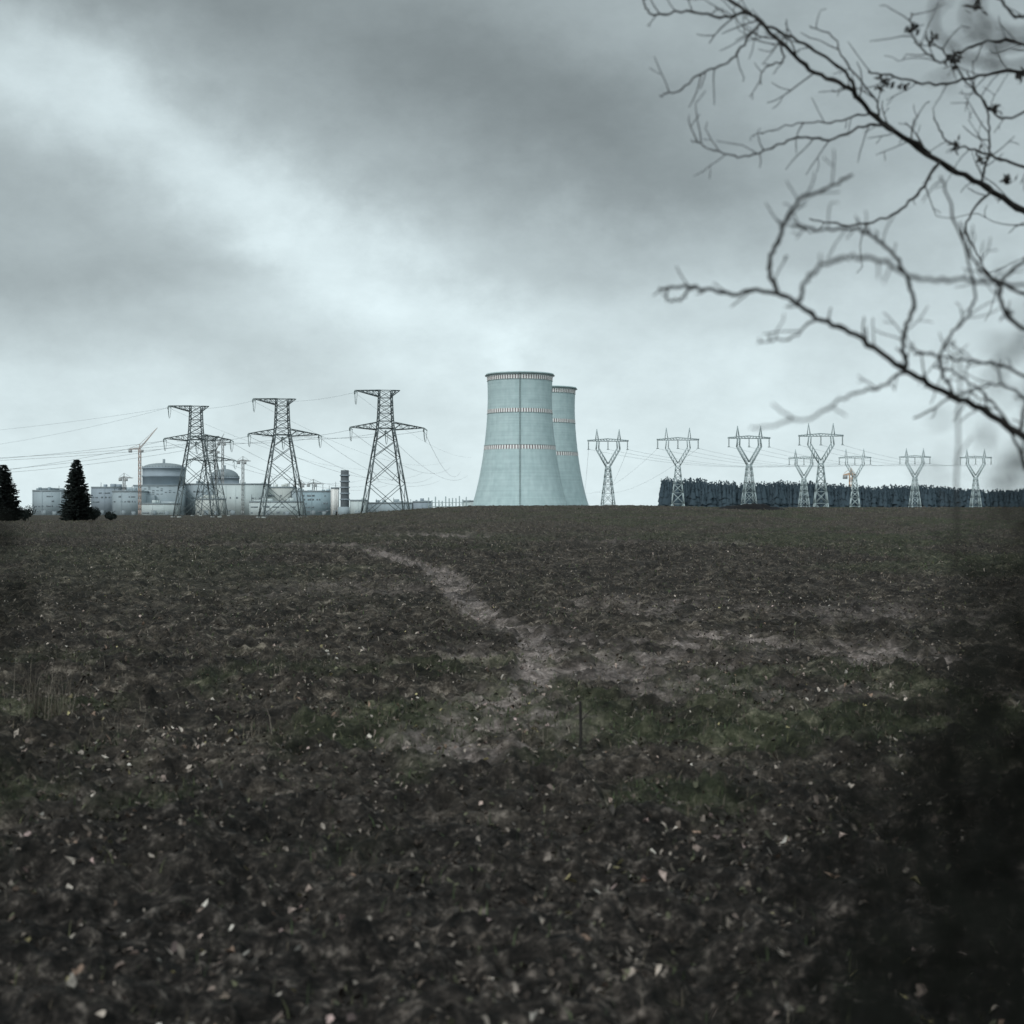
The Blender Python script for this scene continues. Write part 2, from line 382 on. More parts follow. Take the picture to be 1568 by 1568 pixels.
def glass_pylon(a,top,d,rot=0.0,m=None):
    p=loc(a,top,d);z=float(T(p.x,p.y));e=empty('power_line_pylon',(p.x,p.y,z));Ht=p.z-z;s=Ht/36.
    e.rotation_euler=(0,0,rot)
    mem=[];lv=[(-.5,3.0),(5,2.45),(9.5,2.0),(13,1.6),(16,1.3),(18.5,1.05),(20.5,.85)]
    legs(mem,lv,.3)
    for (q,b),(c,dd) in zip(lv[:-1],lv[1:]): xpanel(mem,q,b,c,dd,.14)
    for sx in(-1,1):
        for sy in(-1,1):
            mem+= [((sx*.85,sy*.85,20.5),(sx*5.0,sy*.7,27.6),.26),((0,sy*.6,21.6),(sx*3.9,sy*.6,28.2),.22),
                   ((sx*5.0,sy*.7,27.6),(sx*4.6,sy*.6,31),.26),((sx*3.9,sy*.6,28.2),(sx*3.7,sy*.6,31),.22)]
            for i in range(5):
                f=i/5;g=(i+1)/5
                A_=Vector((sx*.85,sy*.85,20.5)).lerp(Vector((sx*5,sy*.7,27.6)),f);B_=Vector((0,sy*.6,21.6)).lerp(Vector((sx*3.9,sy*.6,28.2)),g);mem.append((A_,B_,.12))
            for z0,z1 in((31,31),(32.4,32.0)):
                mem.append(((0,sy*.6,z1 if z0>31 else 31),(sx*8.6,sy*.3,31 if z0==31 else 31.3),.22))
            for i in range(7):
                mem.append(((sx*i*1.22,sy*.55,31),(sx*(i+1)*1.22,sy*.5,32.1-.1*i),.11))
            mem+=[((sx*4.1,sy*.6,31.8),(sx*4.7,0,36),.18),((sx*5.2,sy*.6,31.7),(sx*4.7,0,36),.18)]
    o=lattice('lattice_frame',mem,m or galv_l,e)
    im=[]
    for x in(-8.2,0,8.2):
        im.append(((x,0,31),(x,0,27.6),.1))
        for i in range(9): im.append(((x,0,30.6-i*.32),(x,0,30.4-i*.32),.34))
        im.append(((x-.5,0,27.6),(x+.5,0,27.6),.2))
    lattice('insulator_strings',im,ins,e)
    e.scale=(s,s,s);return e
LP=[]
for a,top,d,rot in((590,598,475,.22),(432,611,506,.3),(300,622,545,.38)):
    p=loc(a,top,d);g=float(T(p.x,p.y));LP.append(tension_pylon(p.x,d,p.z-g,rot))
p=loc(322,668,760);tension_pylon(p.x,760,p.z,.5)
RP=[]
for a,top,d in((931,657,665),(1038,655,655),(1147,652,645),(1257,648,632),(1231,688,890),(1309,687,880),(1401,686,880),(1494,687,900)):
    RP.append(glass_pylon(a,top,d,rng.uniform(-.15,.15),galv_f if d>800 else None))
bpy.context.view_layer.update()
# conductors
def cat(p,q,sag,n=28):
    p=Vector(p);q=Vector(q);return [p.lerp(q,i/n)-Vector((0,0,4*sag*(i/n)*(1-i/n))) for i in range(n+1)]
wire=mat('aluminium_conductor',(.16,.19,.2),.5,.1);wire2=mat('aluminium_conductor_hazed',(.34,.39,.4),.5,.1)  # second tone paler, haze painted into the farther conductors
sp1=[]
att=[(-11.6,0,28.0),(12.8,0,28.0),(0,0,27.5),(-10,0,40.2)]
def wp(e,l): return e.matrix_world@Vector(l)
far=[loc(690,716,1250),loc(705,722,1250),loc(716,728,1250),loc(722,700,1300)]
for li,l in enumerate(att):
    r=.055 if li<3 else .035
    sp1.append((cat(wp(LP[0],l),far[li],9 if li<3 else 6),r))
    sp1.append((cat(wp(LP[1],l),far[li]+Vector((-25,20,-4)),10),r))
    sp1.append((cat(wp(LP[2],l),far[li]+Vector((-70,20,-8)),10),r))
    sp1.append((cat(wp(LP[0],l),wp(LP[1],(l[0]*.6,0,l[2])),1.2),r*.8))
    sp1.append((cat(wp(LP[1],l),wp(LP[2],(l[0]*.6,0,l[2])),1.2),r*.8))
    for k_ in range(2):
        sp1.append((cat(wp(LP[2],l),Vector((-330+k_*15,520+60*k_,19+li*2.2-k_*3)),5+2*k_),r*.85))
curves('power_lines',sp1,wire,res=0)
sp1=[]
for i_ in range(4):
    for l in((-8.2,0,27.6),(0,0,27.6),(8.2,0,27.6)):
        sp1.append((cat(wp(RP[i_],l),wp(RP[4+i_],l),4),.045))
for i_ in(0,1):
    for l in((-8.2,0,27.6),(8.2,0,27.6)): sp1.append((cat(wp(RP[i_],l),loc(905-i_*8,752,1500)+Vector((l[0],0,0)),9),.05))
curves('power_lines',sp1,wire2,res=0)

# ---------------------------------------------------------------- plant buildings
glass=mat('dark_window_glass',(.17,.20,.22),.35,.2)
def bmat(nm,c): return mat(nm,c,.85,.12,.06,stretch=(1,1,.6))
conc=bmat('grey_cladding',(.28,.33,.37));pale=bmat('pale_cladding',(.50,.56,.56));mid=bmat('blue_grey_cladding',(.33,.39,.42));roofm=bmat('roof_sheet',(.25,.29,.31));beige=bmat('cream_cladding',(.48,.51,.49));bluec=bmat('blue_panel',(.29,.38,.42))  # building tones paled to stand for distance haze
def building(name,a0,a1,top,d,m,depth=40,rows=4,ww=3.0,gap=3.2,roofbits=4,trim=None,wz0=.12,solid=False):
    x0=(a0-784)/F*d;x1=(a1-784)/F*d;zt=EYE+(784-top)/F*d;g=float(T((x0+x1)/2,d))-1
    w=x1-x0;e=empty(name,((x0+x1)/2,d,g));h=zt-g;x0,x1=-w/2,w/2
    boxes('walls',[(x0,x1,0,depth,0,h)],m,e)
    boxes('parapet',[(x0-.3,x1+.3,-.3,.1,h-.9,h+.6),(x0-.3,x0+.1,.103,depth,h-.9,h+.6),(x1-.1,x1+.3,.103,depth,h-.9,h+.6)],trim or roofm,e)
    pl=[];n=max(2,int(w/9))
    for i in range(n+1):
        x=x0+w*i/n;pl.append((x-.3,x+.3,-.25,-.003,0,h-1))
    boxes('pilasters',pl,m,e)
    if not solid:
        wl=[]
        for r_ in range(rows):
            zc=h*(wz0+(.9-wz0)*r_/max(1,rows))+1
            x=x0+1.2;pr=random.choice((.25,.5,.85))
            while x+ww<x1-.6:
                q=ww*random.choice((.4,.6,1,2.2))
                if random.random()<pr and x+q<x1-.6: wl.append((x,x+q,-.12,-.004,zc,zc+min(1.7,h/(rows+1)*.4)*random.choice((.7,1))))
                x+=q+gap*random.choice((.4,.6,1,1.6))
        if wl: boxes('windows',wl,glass,e)
    boxes('loading_doors',[(x0+w*.3,x0+w*.3+5,-.2,-.006,0,5.5),(x0+w*.7,x0+w*.7+4,-.2,-.006,0,4.5)],roofm,e)
    rb=[]
    for i in range(roofbits):
        x=random.uniform(x0+1,x1-4);hh=random.uniform(1,4);ww_=random.uniform(1.5,6);y0=random.uniform(3,depth-8)
        rb.append((x,min(x+ww_,x1-.5),y0,y0+4,h,h+hh))
    if rb: boxes('roof_units',rb,m,e)
    mm=[((x,1,h),(x,1,h+random.uniform(3,7)),.35) for x in np.linspace(x0+2,x1-2,max(2,roofbits)) if random.random()<.5]
    if mm: lattice('roof_masts',mm,galv_d,e)
    return e
building('industrial_building',50,93,751,1450,mid,rows=4,roofbits=5)
building('industrial_building',62,80,748,1470,conc,rows=2,roofbits=1)
building('industrial_building',140,180,746,1480,conc,rows=5)
building('industrial_building',172,214,752,1440,mid,rows=4,roofbits=5)
def reactor(a0,a1,wall,dome,d,blk):
    x=((a0+a1)/2-784)/F*d;r=(a1-a0)/2/F*d;zw=EYE+(784-wall)/F*d;zd=EYE+(784-dome)/F*d;g=-2
    e=empty('reactor_building',(x,d,g));zw-=g;zd-=g
    lathe('containment_wall',[(r,0),(r,zw*.8),(r*1.02,zw*.8),(r*1.02,zw*.84),(r,zw*.84),(r,zw-1.5),(r*1.03,zw-1.5),(r*1.03,zw),(r*.97,zw)],64,conc,e)
    lathe('dome',[(r*.97*math.cos(t),zw+(zd-zw)*math.sin(t)) for t in np.linspace(0,math.pi/2*.999,12)],64,roofm,e)
    lathe('vent_stack',[(1.3,zd-1),(1.3,zd+4),(1.0,zd+4),(1.0,zd-1)],12,roofm,e)
    boxes('annex_walls',[(-r*1.15,r*1.1,-r*1.2,-r*.2,0,zw*.62),(-r*.8,-r*.1,-r*1.5,-r*1.203,0,zw*.42),(r*.2,r*.95,-r*1.4,-r*1.203,0,zw*.3)],blk,e)
    wl=[]
    for k in range(5):
        xx=-r*1.05
        while xx<r:
            if random.random()>.5: wl.append((xx,xx+2.4,-r*1.2-.15,-r*1.2-.004,zw*(.44+.035*k),zw*(.44+.035*k)+.7))
            xx+=4.2
    boxes('windows',wl,glass,e)
    boxes('annex_parapet',[(-r*1.17,r*1.12,-r*1.22,-r*1.2-.01,zw*.61,zw*.635)],roofm,e)
    mem=[]
    for i in range(40):
        t=2*math.pi*i/40;mem.append(((r*1.01*math.cos(t),r*1.01*math.sin(t),zw),(r*1.01*math.cos(t),r*1.01*math.sin(t),zw+1.4),.25))
    lattice('roof_railing',mem,galv_d,e)
reactor(219,283,716,709,1500,mid);reactor(322,366,731,718,1620,conc)
building('turbine_hall',284,332,741,1500,mid,rows=4,roofbits=6)
building('turbine_hall',331,405,741,1480,pale,rows=2,roofbits=3,solid=False,ww=2)
building('auxiliary_building',216,268,771,1400,pale,rows=1,depth=20,roofbits=3)
building('auxiliary_building',300,340,764,1400,beige,rows=2,depth=20,roofbits=3)
building('industrial_building',404,446,746,1500,beige,rows=3)
building('industrial_building',446,464,752,1500,mid,rows=4)
building('office_building',462,507,752,1450,bluec,rows=5,ww=3.5,gap=1.6,roofbits=5)
building('switchgear_building',507,517,747,1430,white,rows=1,depth=12,roofbits=0,solid=True)
building('auxiliary_building',382,460,768,1380,pale,rows=2,depth=20,roofbits=6)
building('auxiliary_building',536,560,766,1400,pale,rows=1,depth=15,roofbits=2)
building('auxiliary_building',560,632,770,1450,mid,rows=1,depth=15,roofbits=6)
building('auxiliary_building',632,660,768,1450,conc,rows=1,depth=15,roofbits=3)
building('auxiliary_building',708,724,767,1500,pale,rows=1,depth=15,roofbits=1)
# chimney
p=loc(528,720,1420);e=empty('chimney',(p.x,1420,-2));hh=p.z+2
dk=mat('chimney_dark',(.10,.115,.125),.8)
lathe('flue',[(4.4,0),(4.1,hh*.5),(3.9,hh),(3.3,hh),(3.3,hh-2)],24,dk,e)
for k_ in range(5): lathe('platform_ring',[(4.0,hh*(.35+.13*k_)),(4.9,hh*(.35+.13*k_)),(4.9,hh*(.35+.13*k_)+1.2),(4.0,hh*(.35+.13*k_)+1.2)],24,conc,e)
boxes('chimney_base',[(-6,6,-5.2,5,0,9)],mid,e)
# open steel frame under construction
p0=loc(656,760,1450);e=empty('steel_frame_structure',(p0.x,1450,-1.5));mem=[]
for i_ in range(12):
    x=i_*3.4;h_=16+random.uniform(-3,3.5)
    mem.append(((x,0,0),(x,0,h_),.6));mem.append(((x,8,0),(x,8,h_),.5))
    mem.append(((x,0,9),(x+3.4,0,9),.5));mem.append(((x,0,13),(x+3.4,0,13),.4));mem.append(((x,0,13),(x,8,13),.4))
    if i_%3==0: mem.append(((x,0,9),(x+3.4,0,13),.3))
lattice('columns_and_beams',mem,galv_l,e)
# cranes
crm=mat('crane_paint',(.42,.33,.29),.6,.1);crg=mat('crane_grey_paint',(.34,.35,.35),.6,.1)
def crane(a,top,d,jl,jr,luff=None,m=None):
    p=loc(a,top,d);e=empty('tower_crane',(p.x,d,-1.5));h=p.z+1.5;mem=[];w=1.0
    n=int(h/5)
    for i in range(n):
        z0=h*i/n;z1=h*(i+1)/n
        for sx,sy in((-1,-1),(1,-1),(1,1),(-1,1)): mem.append(((sx*w,sy*w,z0),(sx*w,sy*w,z1),.4))
        mem.append(((-w,-w,z0),(w,-w,z1),.25));mem.append(((w,w,z0),(-w,w,z1),.25));mem.append(((-w,-w,z1),(w,-w,z1),.25))
    s=d/F
    def truss(p,q,hh=1.6):
        p=Vector(p);q=Vector(q);up=Vector((0,0,hh));k=10
        mem.append((p,q,.4));mem.append((p+up,q,.35))
        for i in range(k): mem.append(((p.lerp(q,i/k)),((p+up).lerp(q,(i+.5)/k)),.2));mem.append((((p+up).lerp(q,(i+.5)/k)),(p.lerp(q,(i+1)/k)),.2))
    truss((0,0,h),(-jl*s,0,h))
    mem.append(((0,0,h),(0,0,h+5),.6))
    if luff:
        q=(luff[0]*s,0,h+luff[1]*s);truss((0,0,h),q);mem.append(((0,0,h+5),q,.2))
    else:
        truss((0,0,h),(jr*s,0,h));mem.append(((0,0,h+5),(jr*s*.7,0,h+1),.2))
    mem.append(((0,0,h+5),(-jl*s*.9,0,h+1),.2))
    lattice('mast_and_jib',mem,m or crm,e)
    boxes('cab_and_counterweight',[(-jl*s,-jl*s+3,-1,1,h-3,h-.3),(1.3,3.4,-1,1,h-3,h-.4)],crg,e)
crane(214,688,1380,17,0,(27,33));crane(331,690,1500,10,0,(12,26),crg);crane(341,678,1600,8,14,None,crg);crane(372,706,1480,9,12,None,crg)
crane(190,732,1450,8,14,None,crg);crane(480,741,1500,10,16,None,crg);crane(461,742,1550,12,8,None,crg);crane(1303,727,1060,12,9,None,mat('crane_orange_paint',(.6,.42,.3),.6,.1))

# ---------------------------------------------------------------- trees
spr=mat('spruce_needles',(.012,.018,.016),.9,.5,2);bark=mat('bark',(.022,.02,.018),.9,.4,12,bump=.4)
def spruce(x,y,Ht,Rm,name='spruce_tree'):
    g=float(T(x,y));e=empty(name,(x,y,g))
    lathe('trunk',[(.22,-.2),(.16,Ht*.4),(.07,Ht*.8),(.01,Ht)],8,bark,e)
    V=[];Q=[];z=.3
    while z<Ht*.99:
        f=1-z/Ht;L0=Rm*(f**.62)*(1 if z>1.2 else .85)+.1;L0*=random.uniform(.86,1.12)
        for i in range(int(10+9*f)):
            a=random.uniform(0,2*math.pi);Lb=L0*random.uniform(.6,1.1);dr=random.uniform(.05,.35)
            k=max(2,int(Lb/.26))
            for j in range(k):
                q=(j+.6)/k;px=math.cos(a)*Lb*q;py=math.sin(a)*Lb*q;pz=z-dr*Lb*q+.2*Lb*q*q
                for s_ in range(2):
                    sa=a+random.uniform(-1,1);sl=random.uniform(.25,.55);sw=random.uniform(.07,.18)
                    b=len(V);ux,uy=-math.sin(sa)*sw,math.cos(sa)*sw
                    tz=random.uniform(-.3,.25)*sl
                    V+=[(px-ux,py-uy,pz+.06),(px+ux,py+uy,pz-.06),(px+math.cos(sa)*sl+ux*.2,py+math.sin(sa)*sl+uy*.2,pz+tz-.1),(px+math.cos(sa)*sl,py+math.sin(sa)*sl,pz+tz+.05)]
                    Q.append((b,b+1,b+2,b+3))
        z+=random.uniform(.1,.2)
    mesh_np('foliage',V,Q,spr,e)
p=loc(117,703,320);spruce(p.x,320,p.z,3.6)
p=loc(5,711,310);spruce(p.x,310,p.z,4.0)
def roundbush(name,x,y,Rw,Hh,m,n=2200,lw=.16):
    g=float(T(x,y));e=empty(name,(x,y,g));V=[];Q=[];mem=[]
    lob=[(random.gauss(0,Rw*.45),random.gauss(0,Rw*.4),random.uniform(.35,.8)*Hh,random.uniform(.25,.45)*Hh) for _ in range(9)]
    for l in lob:
        mem.append(((l[0]*.1,l[1]*.1,0),(l[0],l[1],l[2]),.05))
    for i in range(n):
        l=random.choice(lob);v=Vector((random.gauss(0,1),random.gauss(0,1),random.gauss(0,1))).normalized()*l[3]*random.random()**.4
        p=Vector((l[0],l[1],l[2]))+v
        if p.z<0: p.z=abs(p.z)
        u=Vector((random.gauss(0,1),random.gauss(0,1),random.gauss(0,1))).normalized();w=u.orthogonal().normalized();b=len(V)
        V+=[tuple(p-u*lw),tuple(p+w*lw*.5),tuple(p+u*lw),tuple(p-w*lw*.5)];Q.append((b,b+1,b+2,b+3))
    mesh_np('foliage',V,Q,m,e);lattice('stems',mem,bark,e)
roundbush('shrub',loc(38,0,330).x,330,2.2,3.2,spr);roundbush('shrub',loc(148,0,330).x,328,1.6,2.6,spr);roundbush('shrub',loc(26,0,330).x,325,1.6,4.0,spr)
roundbush('shrub',loc(160,0,330).x,335,1.4,1.8,spr)
# forest
fm=mat('hazed_conifer_foliage',(.052,.074,.090),.95,.15,.12,spec=.05)  # lighter, bluer foliage colour imitates haze over the forest
V=[];Q=[]
def ftree(x,y,h,R):
    g=float(T(x,y))-.5
    for k in range(5):
        z0=g+h*(.0,.18,.36,.54,.72)[k];z1=g+h*(.5,.66,.8,.92,1.0)[k]
        r=R*(1.25,1.15,1.0,.75,.45)[k];b=len(V);n=8
        for i in range(n):
            a=2*math.pi*i/n+k;q=r*random.uniform(.7,1.3);V.append((x+q*math.cos(a),y+q*math.sin(a),z0+random.uniform(-1,1)))
        V.append((x+random.uniform(-.2,.2),y,z1))
        for i in range(n): Q.append((b+i,b+(i+1)%n,b+n))
    for k in range(24):
        f=random.random()**.8;a=random.uniform(0,6.28);r=R*(1.2-f)*random.uniform(.8,1.4);px,py,pz=x+r*math.cos(a),y+r*math.sin(a),g+h*f
        b=len(V);s=random.uniform(.3,.8);V.extend([(px-s,py,pz),(px+s,py+random.uniform(-s,s),pz-s*.6),(px+random.uniform(-.3,.3),py,pz+s*1.3)]);Q.append((b,b+1,b+2))
for row in range(10):
    x=101.0+random.uniform(0,3)+row*.6
    while x<520:
        y=1000+row*4+random.uniform(-3,3)+ (x-100)*.12
        hh=(25.4-6.8*min(1,(x-100)/260))*random.choice((random.uniform(.84,.96),random.uniform(.93,1.05)))+.9*math.sin(x*.07)+.6*math.sin(x*.31)
        if x<106: hh*=.95
        ftree(x,y,hh,random.uniform(1.9,3.3));x+=random.uniform(1.3,3.0)
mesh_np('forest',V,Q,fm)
V=[];Q=[]
for x in np.arange(-700,700,3.0):
    for r_ in range(2): ftree(float(x)+random.uniform(-1,1),2400+r_*10+60*math.sin(x*.01),random.uniform(5,9),3.0)
mesh_np('distant_trees',V,Q,mat('hazed_woodland_foliage',(.13,.17,.18),.95,.2,.1))  # foliage colour paled for haze at this distance
# dark spoil mound
gx,gy=np.meshgrid(np.linspace(-1,1,60),np.linspace(-1,1,24))
mx=(1150-784)/F*300+gx*8.2;my=300+gy*4
mz=T(mx,my)-.15+(1-gx**2)*(1-gy**2)*(1.35+1.0*(fbm(mx/1.3,my/1.3,5,3)-.5))
i=np.arange(23)[:,None];j=np.arange(59)[None,:]
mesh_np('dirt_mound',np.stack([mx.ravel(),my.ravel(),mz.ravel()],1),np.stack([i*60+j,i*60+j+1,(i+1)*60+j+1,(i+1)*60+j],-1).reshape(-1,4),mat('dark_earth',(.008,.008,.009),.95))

# ---------------------------------------------------------------- bare tree branches
def cr(pts,n=6,jit=.0):
    out=[];P=[pts[0]]+list(pts)+[pts[-1]]
    for k in range(1,len(P)-2):
        p0,p1,p2,p3=[np.array(q,float) for q in P[k-1:k+3]]
        for i in range(n):
            t=i/n;q=.5*((2*p1)+(-p0+p2)*t+(2*p0-5*p1+4*p2-p3)*t*t+(-p0+3*p1-3*p2+p3)*t**3)
            out.append(q+np.random.default_rng(k*31+i).normal(0,jit,3))
    out.append(np.array(P[-2],float));return out
def nodes_r(r0,r1,n):
    return [ (r0+(r1-r0)*(i/(n-1))**.8)*(1.22 if i%5==3 else 1.0) for i in range(n)]
def grow(spl,p,d,L_,r,dep,amt=.35):
    n=max(4,int(L_/.04));pts=[p.copy()];q=p.copy();dd=d.normalized()
    bend=Vector((random.gauss(0,.12),random.gauss(0,.08),random.gauss(.03,.12)))
    for i in range(n):
        dd=(dd+bend*.6+Vector((random.gauss(0,amt*.3),random.gauss(0,amt*.25),random.gauss(0,amt*.3)))).normalized()
        q=q+dd*(L_/n);pts.append(q.copy())
        if dep>0 and i>0 and random.random()<.2:
            s=random.choice((-1,1));w=Vector((-dd.z,random.gauss(0,.5),dd.x))*s
            grow(spl,q,dd*.7+w*random.uniform(.5,1.1),L_*random.uniform(.2,.45),r*.65,dep-1,amt)
    spl.append((pts,nodes_r(r,max(.0014,r*.5),len(pts))))
def branch(spl,rd,r0,r1,tw,tl,dens=.5,jit=.008,dep=1):
    pts=[loc(*q) for q in rd];c=cr(pts,7,jit)
    spl.append((c,nodes_r(r0,r1,len(c))))
    for i in range(2,len(c)-1):
        if random.random()<dens:
            t=Vector(c[i])-Vector(c[i-1]);t.normalize();s=random.choice((-1,1))
            w=Vector((-t.z,random.gauss(0,.6),t.x))*s
            grow(spl,Vector(c[i]),t*random.uniform(.4,1)+w*random.uniform(.4,1.0),tl*random.uniform(.25,1.0),tw*random.uniform(.7,1.1),dep)
    return c
tree=empty('bare_tree',(0,0,0))
S=[]
trunk=[(3.3,6.2,-.1),(3.25,6.2,1),(3.3,6.25,2),(3.2,6.2,3),(3.3,6.3,4.2),(3.1,6.3,5.5),(3.2,6.2,7)]
c=cr(trunk,6,.01);S.append((c,[.13-.1*i/len(c) for i in range(len(c))]))
S.append((cr([(3.25,6.2,2.6),(2.95,6.6,2.95),tuple(loc(1640,365,7))],5),[.04-.001*i for i in range(11)]))
S.append((cr([(3.27,6.2,1.3),(2.5,5.5,1.75),tuple(loc(1640,716,4.8))],5),[.035-.0015*i for i in range(11)]))
branch(S,[(1640,365,7),(1568,322,7),(1500,282,6.9),(1420,236,6.8),(1340,178,6.8),(1300,136,6.7),(1240,106,6.7),(1190,58,6.6),(1140,14,6.6),(1080,-20,6.6)],.017,.006,.004,.36,.3,.0035)
sub=[([(1310,140,6.7),(1290,105,6.7),(1230,68,6.6),(1175,40,6.5),(1150,50,6.5),(1120,92,6.5),(1075,112,6.4),(1040,138,6.4),(1010,146,6.4)],.008,.003),
([(1150,20,6.6),(1110,25,6.5),(1050,18,6.5),(1000,22,6.5),(985,0,6.5),(992,-20,6.5)],.007,.003),
([(1425,236,6.8),(1370,200,6.7),(1330,192,6.6),(1270,214,6.6),(1220,210,6.5),(1170,232,6.4),(1130,240,6.4),(1090,228,6.4),(1058,214,6.4)],.008,.0025),
([(1330,175,6.8),(1280,185,6.6),(1220,190,6.6),(1165,205,6.6)],.005,.0025),
([(1190,60,6.6),(1200,90,6.6),(1170,105,6.5),(1165,130,6.5)],.005,.0025),
([(1440,245,6.8),(1410,290,6.6),(1365,330,6.5),(1300,345,6.5),(1240,335,6.4)],.008,.003),
([(1568,110,6.9),(1500,115,6.8),(1440,130,6.7),(1380,120,6.7),(1330,110,6.6)],.008,.004),
([(1600,270,7),(1540,245,6.8),(1490,230,6.7),(1450,215,6.7),(1430,180,6.7)],.008,.003),
([(1600,85,6.5),(1540,60,6.5),(1480,75,6.5),(1440,95,6.4),(1400,60,6.4),(1395,20,6.4)],.008,.003),
([(1600,160,6.6),(1540,180,6.6),(1500,150,6.6),(1455,90,6.5),(1420,60,6.5)],.006,.003),
([(1500,285,6.9),(1515,230,6.8),(1510,170,6.7),(1480,110,6.7)],.006,.003),
([(1345,180,6.8),(1340,150,6.7),(1290,90,6.6),(1280,60,6.6),(1240,40,6.6)],.005,.0025),
([(1520,290,6.9),(1480,340,6.8),(1490,380,6.7),(1530,440,6.7)],.006,.003),
([(1600,10,6.2),(1560,25,6.2),(1530,0,6.2),(1500,-20,6.2)],.008,.004)]
for rd,a,b in sub: branch(S,rd,a,b,.003,.22,.26,.0035)
# nearer lower limb
branch(S,[(1640,716,4.8),(1560,662,4.7),(1500,626,4.7),(1430,592,4.6),(1380,562,4.5),(1310,514,4.5),(1250,486,4.4),(1190,448,4.3),(1120,448,4.3),(1065,440,4.2),(1010,440,4.2)],.013,.004,.0035,.10,.22,.003,0)
sub=[([(1190,448,4.3),(1178,410,4.3),(1192,365,4.3),(1220,312,4.2),(1260,290,4.2),(1305,268,4.2)],.008,.004),
([(1388,562,4.5),(1383,520,4.4),(1398,465,4.4),(1385,415,4.3),(1350,372,4.3),(1310,352,4.3),(1250,352,4.2),(1212,345,4.2)],.007,.0035),
([(1225,462,4.0),(1240,420,3.4),(1290,396,3.2),(1345,398,3.2),(1400,424,3.2),(1480,430,3.3),(1590,440,3.4)],.0045,.004),
([(1390,568,4.5),(1350,590,4.1),(1300,606,3.6),(1240,640,3.2),(1150,655,3.0)],.005,.002),
([(1250,488,4.4),(1215,514,4.1),(1160,525,3.8)],.004,.002),
([(1062,440,4.2),(1045,455,4.2),(1025,462,4.2)],.005,.003),
([(1460,605,4.6),(1440,560,4.5),(1450,520,4.5),(1485,480,4.5),(1490,430,4.4),(1450,300,4.4),(1440,270,4.4)],.005,.003),
([(1600,600,4.6),(1540,560,4.6),(1490,555,4.5),(1440,545,4.5),(1400,540,4.5)],.006,.003),
([(1600,470,4.4),(1530,430,4.4),(1490,400,4.4),(1470,340,4.4)],.006,.003),
([(1600,520,4.4),(1550,490,4.4),(1530,440,4.4),(1568,400,4.4),(1600,380,4.4)],.007,.005),
([(1570,720,4.7),(1540,640,4.6),(1500,600,4.6),(1470,575,4.6),(1430,560,4.5)],.005,.003),
([(1560,662,4.7),(1568,610,4.6),(1530,590,4.6),(1480,600,4.6),(1400,640,4.5)],.005,.003)]
for rd,a,b in sub: branch(S,rd,a,b,.0025,.12,.26,.003)
# close curled twigs
for rd in ([(1620,60,1.6),(1540,70,1.6),(1490,50,1.6),(1480,10,1.6),(1520,-20,1.6)],[(1620,40,1.5),(1560,50,1.5),(1510,35,1.5),(1500,0,1.5)],[(1620,90,1.7),(1530,100,1.7),(1450,70,1.7),(1430,20,1.7),(1450,-30,1.7)]):
    branch(S,rd,.003,.002,.0015,.1,.1,.001)
curves('limbs_and_twigs',S,bark,tree,res=1)
# shrivelled leaves / seed heads hanging on twigs
V=[];Q=[]
spots=[(1395,46,6.4,.035),(1354,124,6.6,.04),(1385,130,6.7,.03),(1457,92,6.5,.035),(1495,10,6.4,.04),(1470,88,6.5,.03),(1520,165,6.6,.03),(1463,225,6.7,.03),(1542,276,6.8,.035),(1545,480,4.4,.02),(1500,240,6.7,.03),(1565,115,6.6,.04),(1430,60,6.4,.03),(1480,541,3.0,.005)]
for a,b_,d,s in spots:
    c0=loc(a,b_,d)
    for k in range(14):
        p=c0+Vector([random.gauss(0,s*.5) for _ in range(3)]);u=Vector([random.gauss(0,1) for _ in range(3)]).normalized();w=u.orthogonal().normalized();z_=s*.6;b=len(V)
        V+=[tuple(p-u*z_),tuple(p+w*z_*.6),tuple(p+u*z_),tuple(p-w*z_*.6+u*.2*z_)];Q.append((b,b+1,b+2,b+3))
mesh_np('withered_leaves',V,Q,bark,tree)

# weed stalk
S=[];p0=(loc(1462,0,3).x,3.0,0)
S.append((cr([p0,(p0[0]+.01,3,.8),(p0[0]-.01,3,1.5),(p0[0]+.005,3,2.0),(p0[0]+.01,3.0,2.33)],6,.002),[.0036-.00006*i for i in range(25)]))
for k in range(9):
    z_=1.4+k*.1;grow(S,Vector((p0[0],3,z_)),Vector((random.choice((-1,1))*.5,0,.8)),.05+.03*random.random(),.0012,0)
curves('weed_stalk',S,bark,res=1)
# stake
S=[];S.append(([( .55,11.9,0),(.56,11.9,.2),(.555,11.9,.46)],[.014,.013,.011]));grow(S,Vector((.56,11.9,.3)),Vector((.5,0,.8)),.15,.005,0)
curves('wooden_stake',S,bark,res=2)

